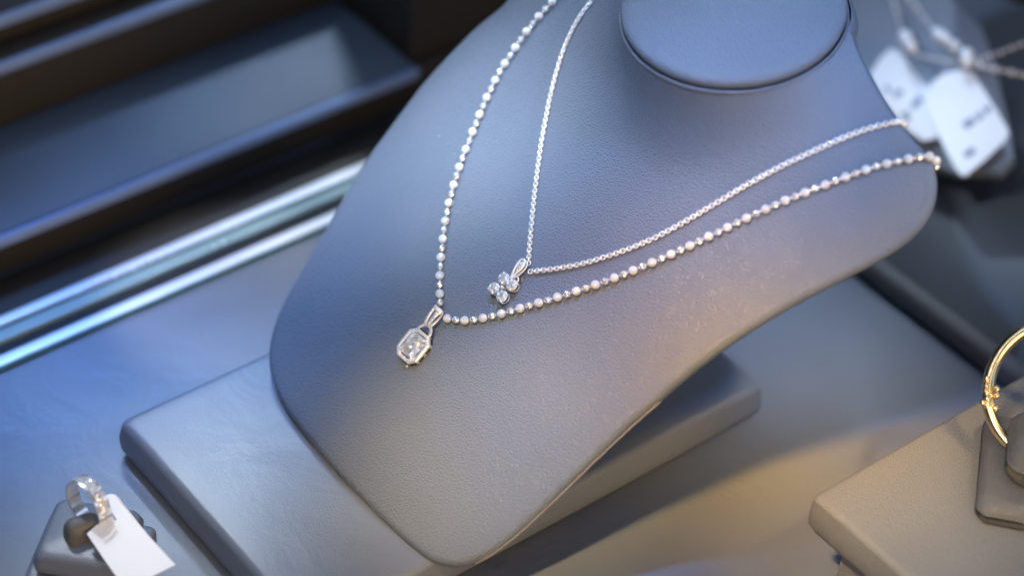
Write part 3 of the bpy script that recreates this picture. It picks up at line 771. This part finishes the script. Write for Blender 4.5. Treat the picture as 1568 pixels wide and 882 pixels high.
PB = at(1480, 210, .030)
e2 = RAD(33); v2 = np.array([math.cos(YAW)*math.cos(e2), math.sin(YAW)*math.cos(e2), math.sin(e2)]); w2 = np.cross(eu, v2)
def P2(x_, y_, h=0.0): return on_plane(x_, y_, PB, w2) + w2*h
M_BOARD = leather('board_leather', (0.23, 0.27, 0.34), 0.45, 900, 0.1, 0.06)
sb = thing('display_board', 'blurred blue grey display board carrying two price tags behind the bust shoulder', 'display board')
bp_ = [(1150,-160),(1320,-150),(1440,-20),(1503,42),(1516,75),(1530,135),(1545,200),(1550,240),(1530,262),(1460,262),(1380,240),(1300,200),(1150,60)]
slab('board', [P2(a, b) for a, b in bp_], .006, M_BOARD, sb, w2)
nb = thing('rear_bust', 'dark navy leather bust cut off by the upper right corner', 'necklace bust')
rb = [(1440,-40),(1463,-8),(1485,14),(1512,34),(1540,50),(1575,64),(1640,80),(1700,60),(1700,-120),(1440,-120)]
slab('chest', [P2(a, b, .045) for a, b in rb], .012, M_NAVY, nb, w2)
def back_chain(name, label, pix, r, step, grp='blurred chains at the upper right'):
    t = thing(name, label, 'necklace', grp)
    P = resample(smooth_line(np.array([P2(a, b, .016) for a, b in pix]), 1), step=step); b_ = None
    for i, p in enumerate(P):
        m = mat4(p, eu, v2, w2, r*(1 if i % 2 == 0 else .75))
        if b_ is None:
            bm = bmesh.new(); bmesh.ops.create_icosphere(bm, subdivisions=2, radius=1.0); b_ = bm_obj('bead', bm, M_FROST, t); b_.matrix_world = m
        else: copy_part(b_, t, m)
back_chain('blurred_necklace', 'out of focus fine chain falling to the left tag at upper right', [(1365,-30),(1372,0),(1384,40),(1394,75),(1400,95),(1412,108),(1440,118),(1490,122)], .0010, .0022)
back_chain('blurred_necklace', 'out of focus beaded chain falling to the bright clasp at upper right', [(1375,-30),(1392,4),(1412,34),(1430,60),(1446,80),(1462,95),(1478,108),(1494,122),(1530,132),(1568,140),(1600,146)], .0016, .0036)
back_chain('blurred_necklace', 'out of focus chain leaving the clasp towards the right edge', [(1494,122),(1520,116),(1545,107),(1568,98),(1600,86)], .0011, .0024)
ck = thing('bright_clasp', 'sparkling silver clasp where the blurred chains meet', 'clasp')
for i, (a, b, r) in enumerate(((1494, 117, .0034), (1494, 126, .0030), (1402, 90, .0034), (1410, 103, .0030), (1452, 86, .0032), (1462, 92, .0028), (1476, 103, .0028))):
    bm = bmesh.new(); bmesh.ops.create_icosphere(bm, subdivisions=2, radius=r); oo = bm_obj('clasp_ball', bm, M_FROST, ck, False); oo.location = P2(a, b, .019)
def pricetag(name, label, poly, marks, h):
    t = thing(name, label, 'price tag', 'price tags hanging at the upper right')
    slab('card', [P2(a, b, h) for a, b in poly], .0005, M_PAPER, t, w2)
    for mk in marks:
        slab('print', [P2(a, b, h + .0004) for a, b in mk], .0003, M_INK, t, w2)
pricetag('price_tag', 'blurred white price tag half hidden behind the bust shoulder', [(1340,132),(1356,106),(1370,92),(1380,92),(1392,104),(1404,122),(1420,140),(1432,150),(1445,170),(1462,205),(1440,228),(1420,232),(1395,215),(1360,170)],
         [[(1362,150),(1368,146),(1374,156),(1367,160)], [(1376,160),(1388,152),(1392,160),(1380,168)], [(1402,178),(1416,162),(1422,170),(1408,186)], [(1388,190),(1398,186),(1404,198),(1394,204)]], .010)
pricetag('price_tag', 'blurred white price tag with rounded corners, right of the other, hanging below the clasp', [(1440,148),(1456,136),(1480,130),(1500,134),(1516,160),(1536,192),(1553,220),(1555,228),(1548,240),(1518,268),(1492,290),(1484,292),(1476,284),(1458,250),(1440,214),(1428,185),(1430,165)],
         [[(1484,212),(1500,202),(1506,212),(1490,222)], [(1504,200),(1512,194),(1518,203),(1510,209)], [(1516,190),(1524,184),(1529,193),(1521,199)], [(1486,258),(1500,248),(1506,256),(1492,266)]], .014)
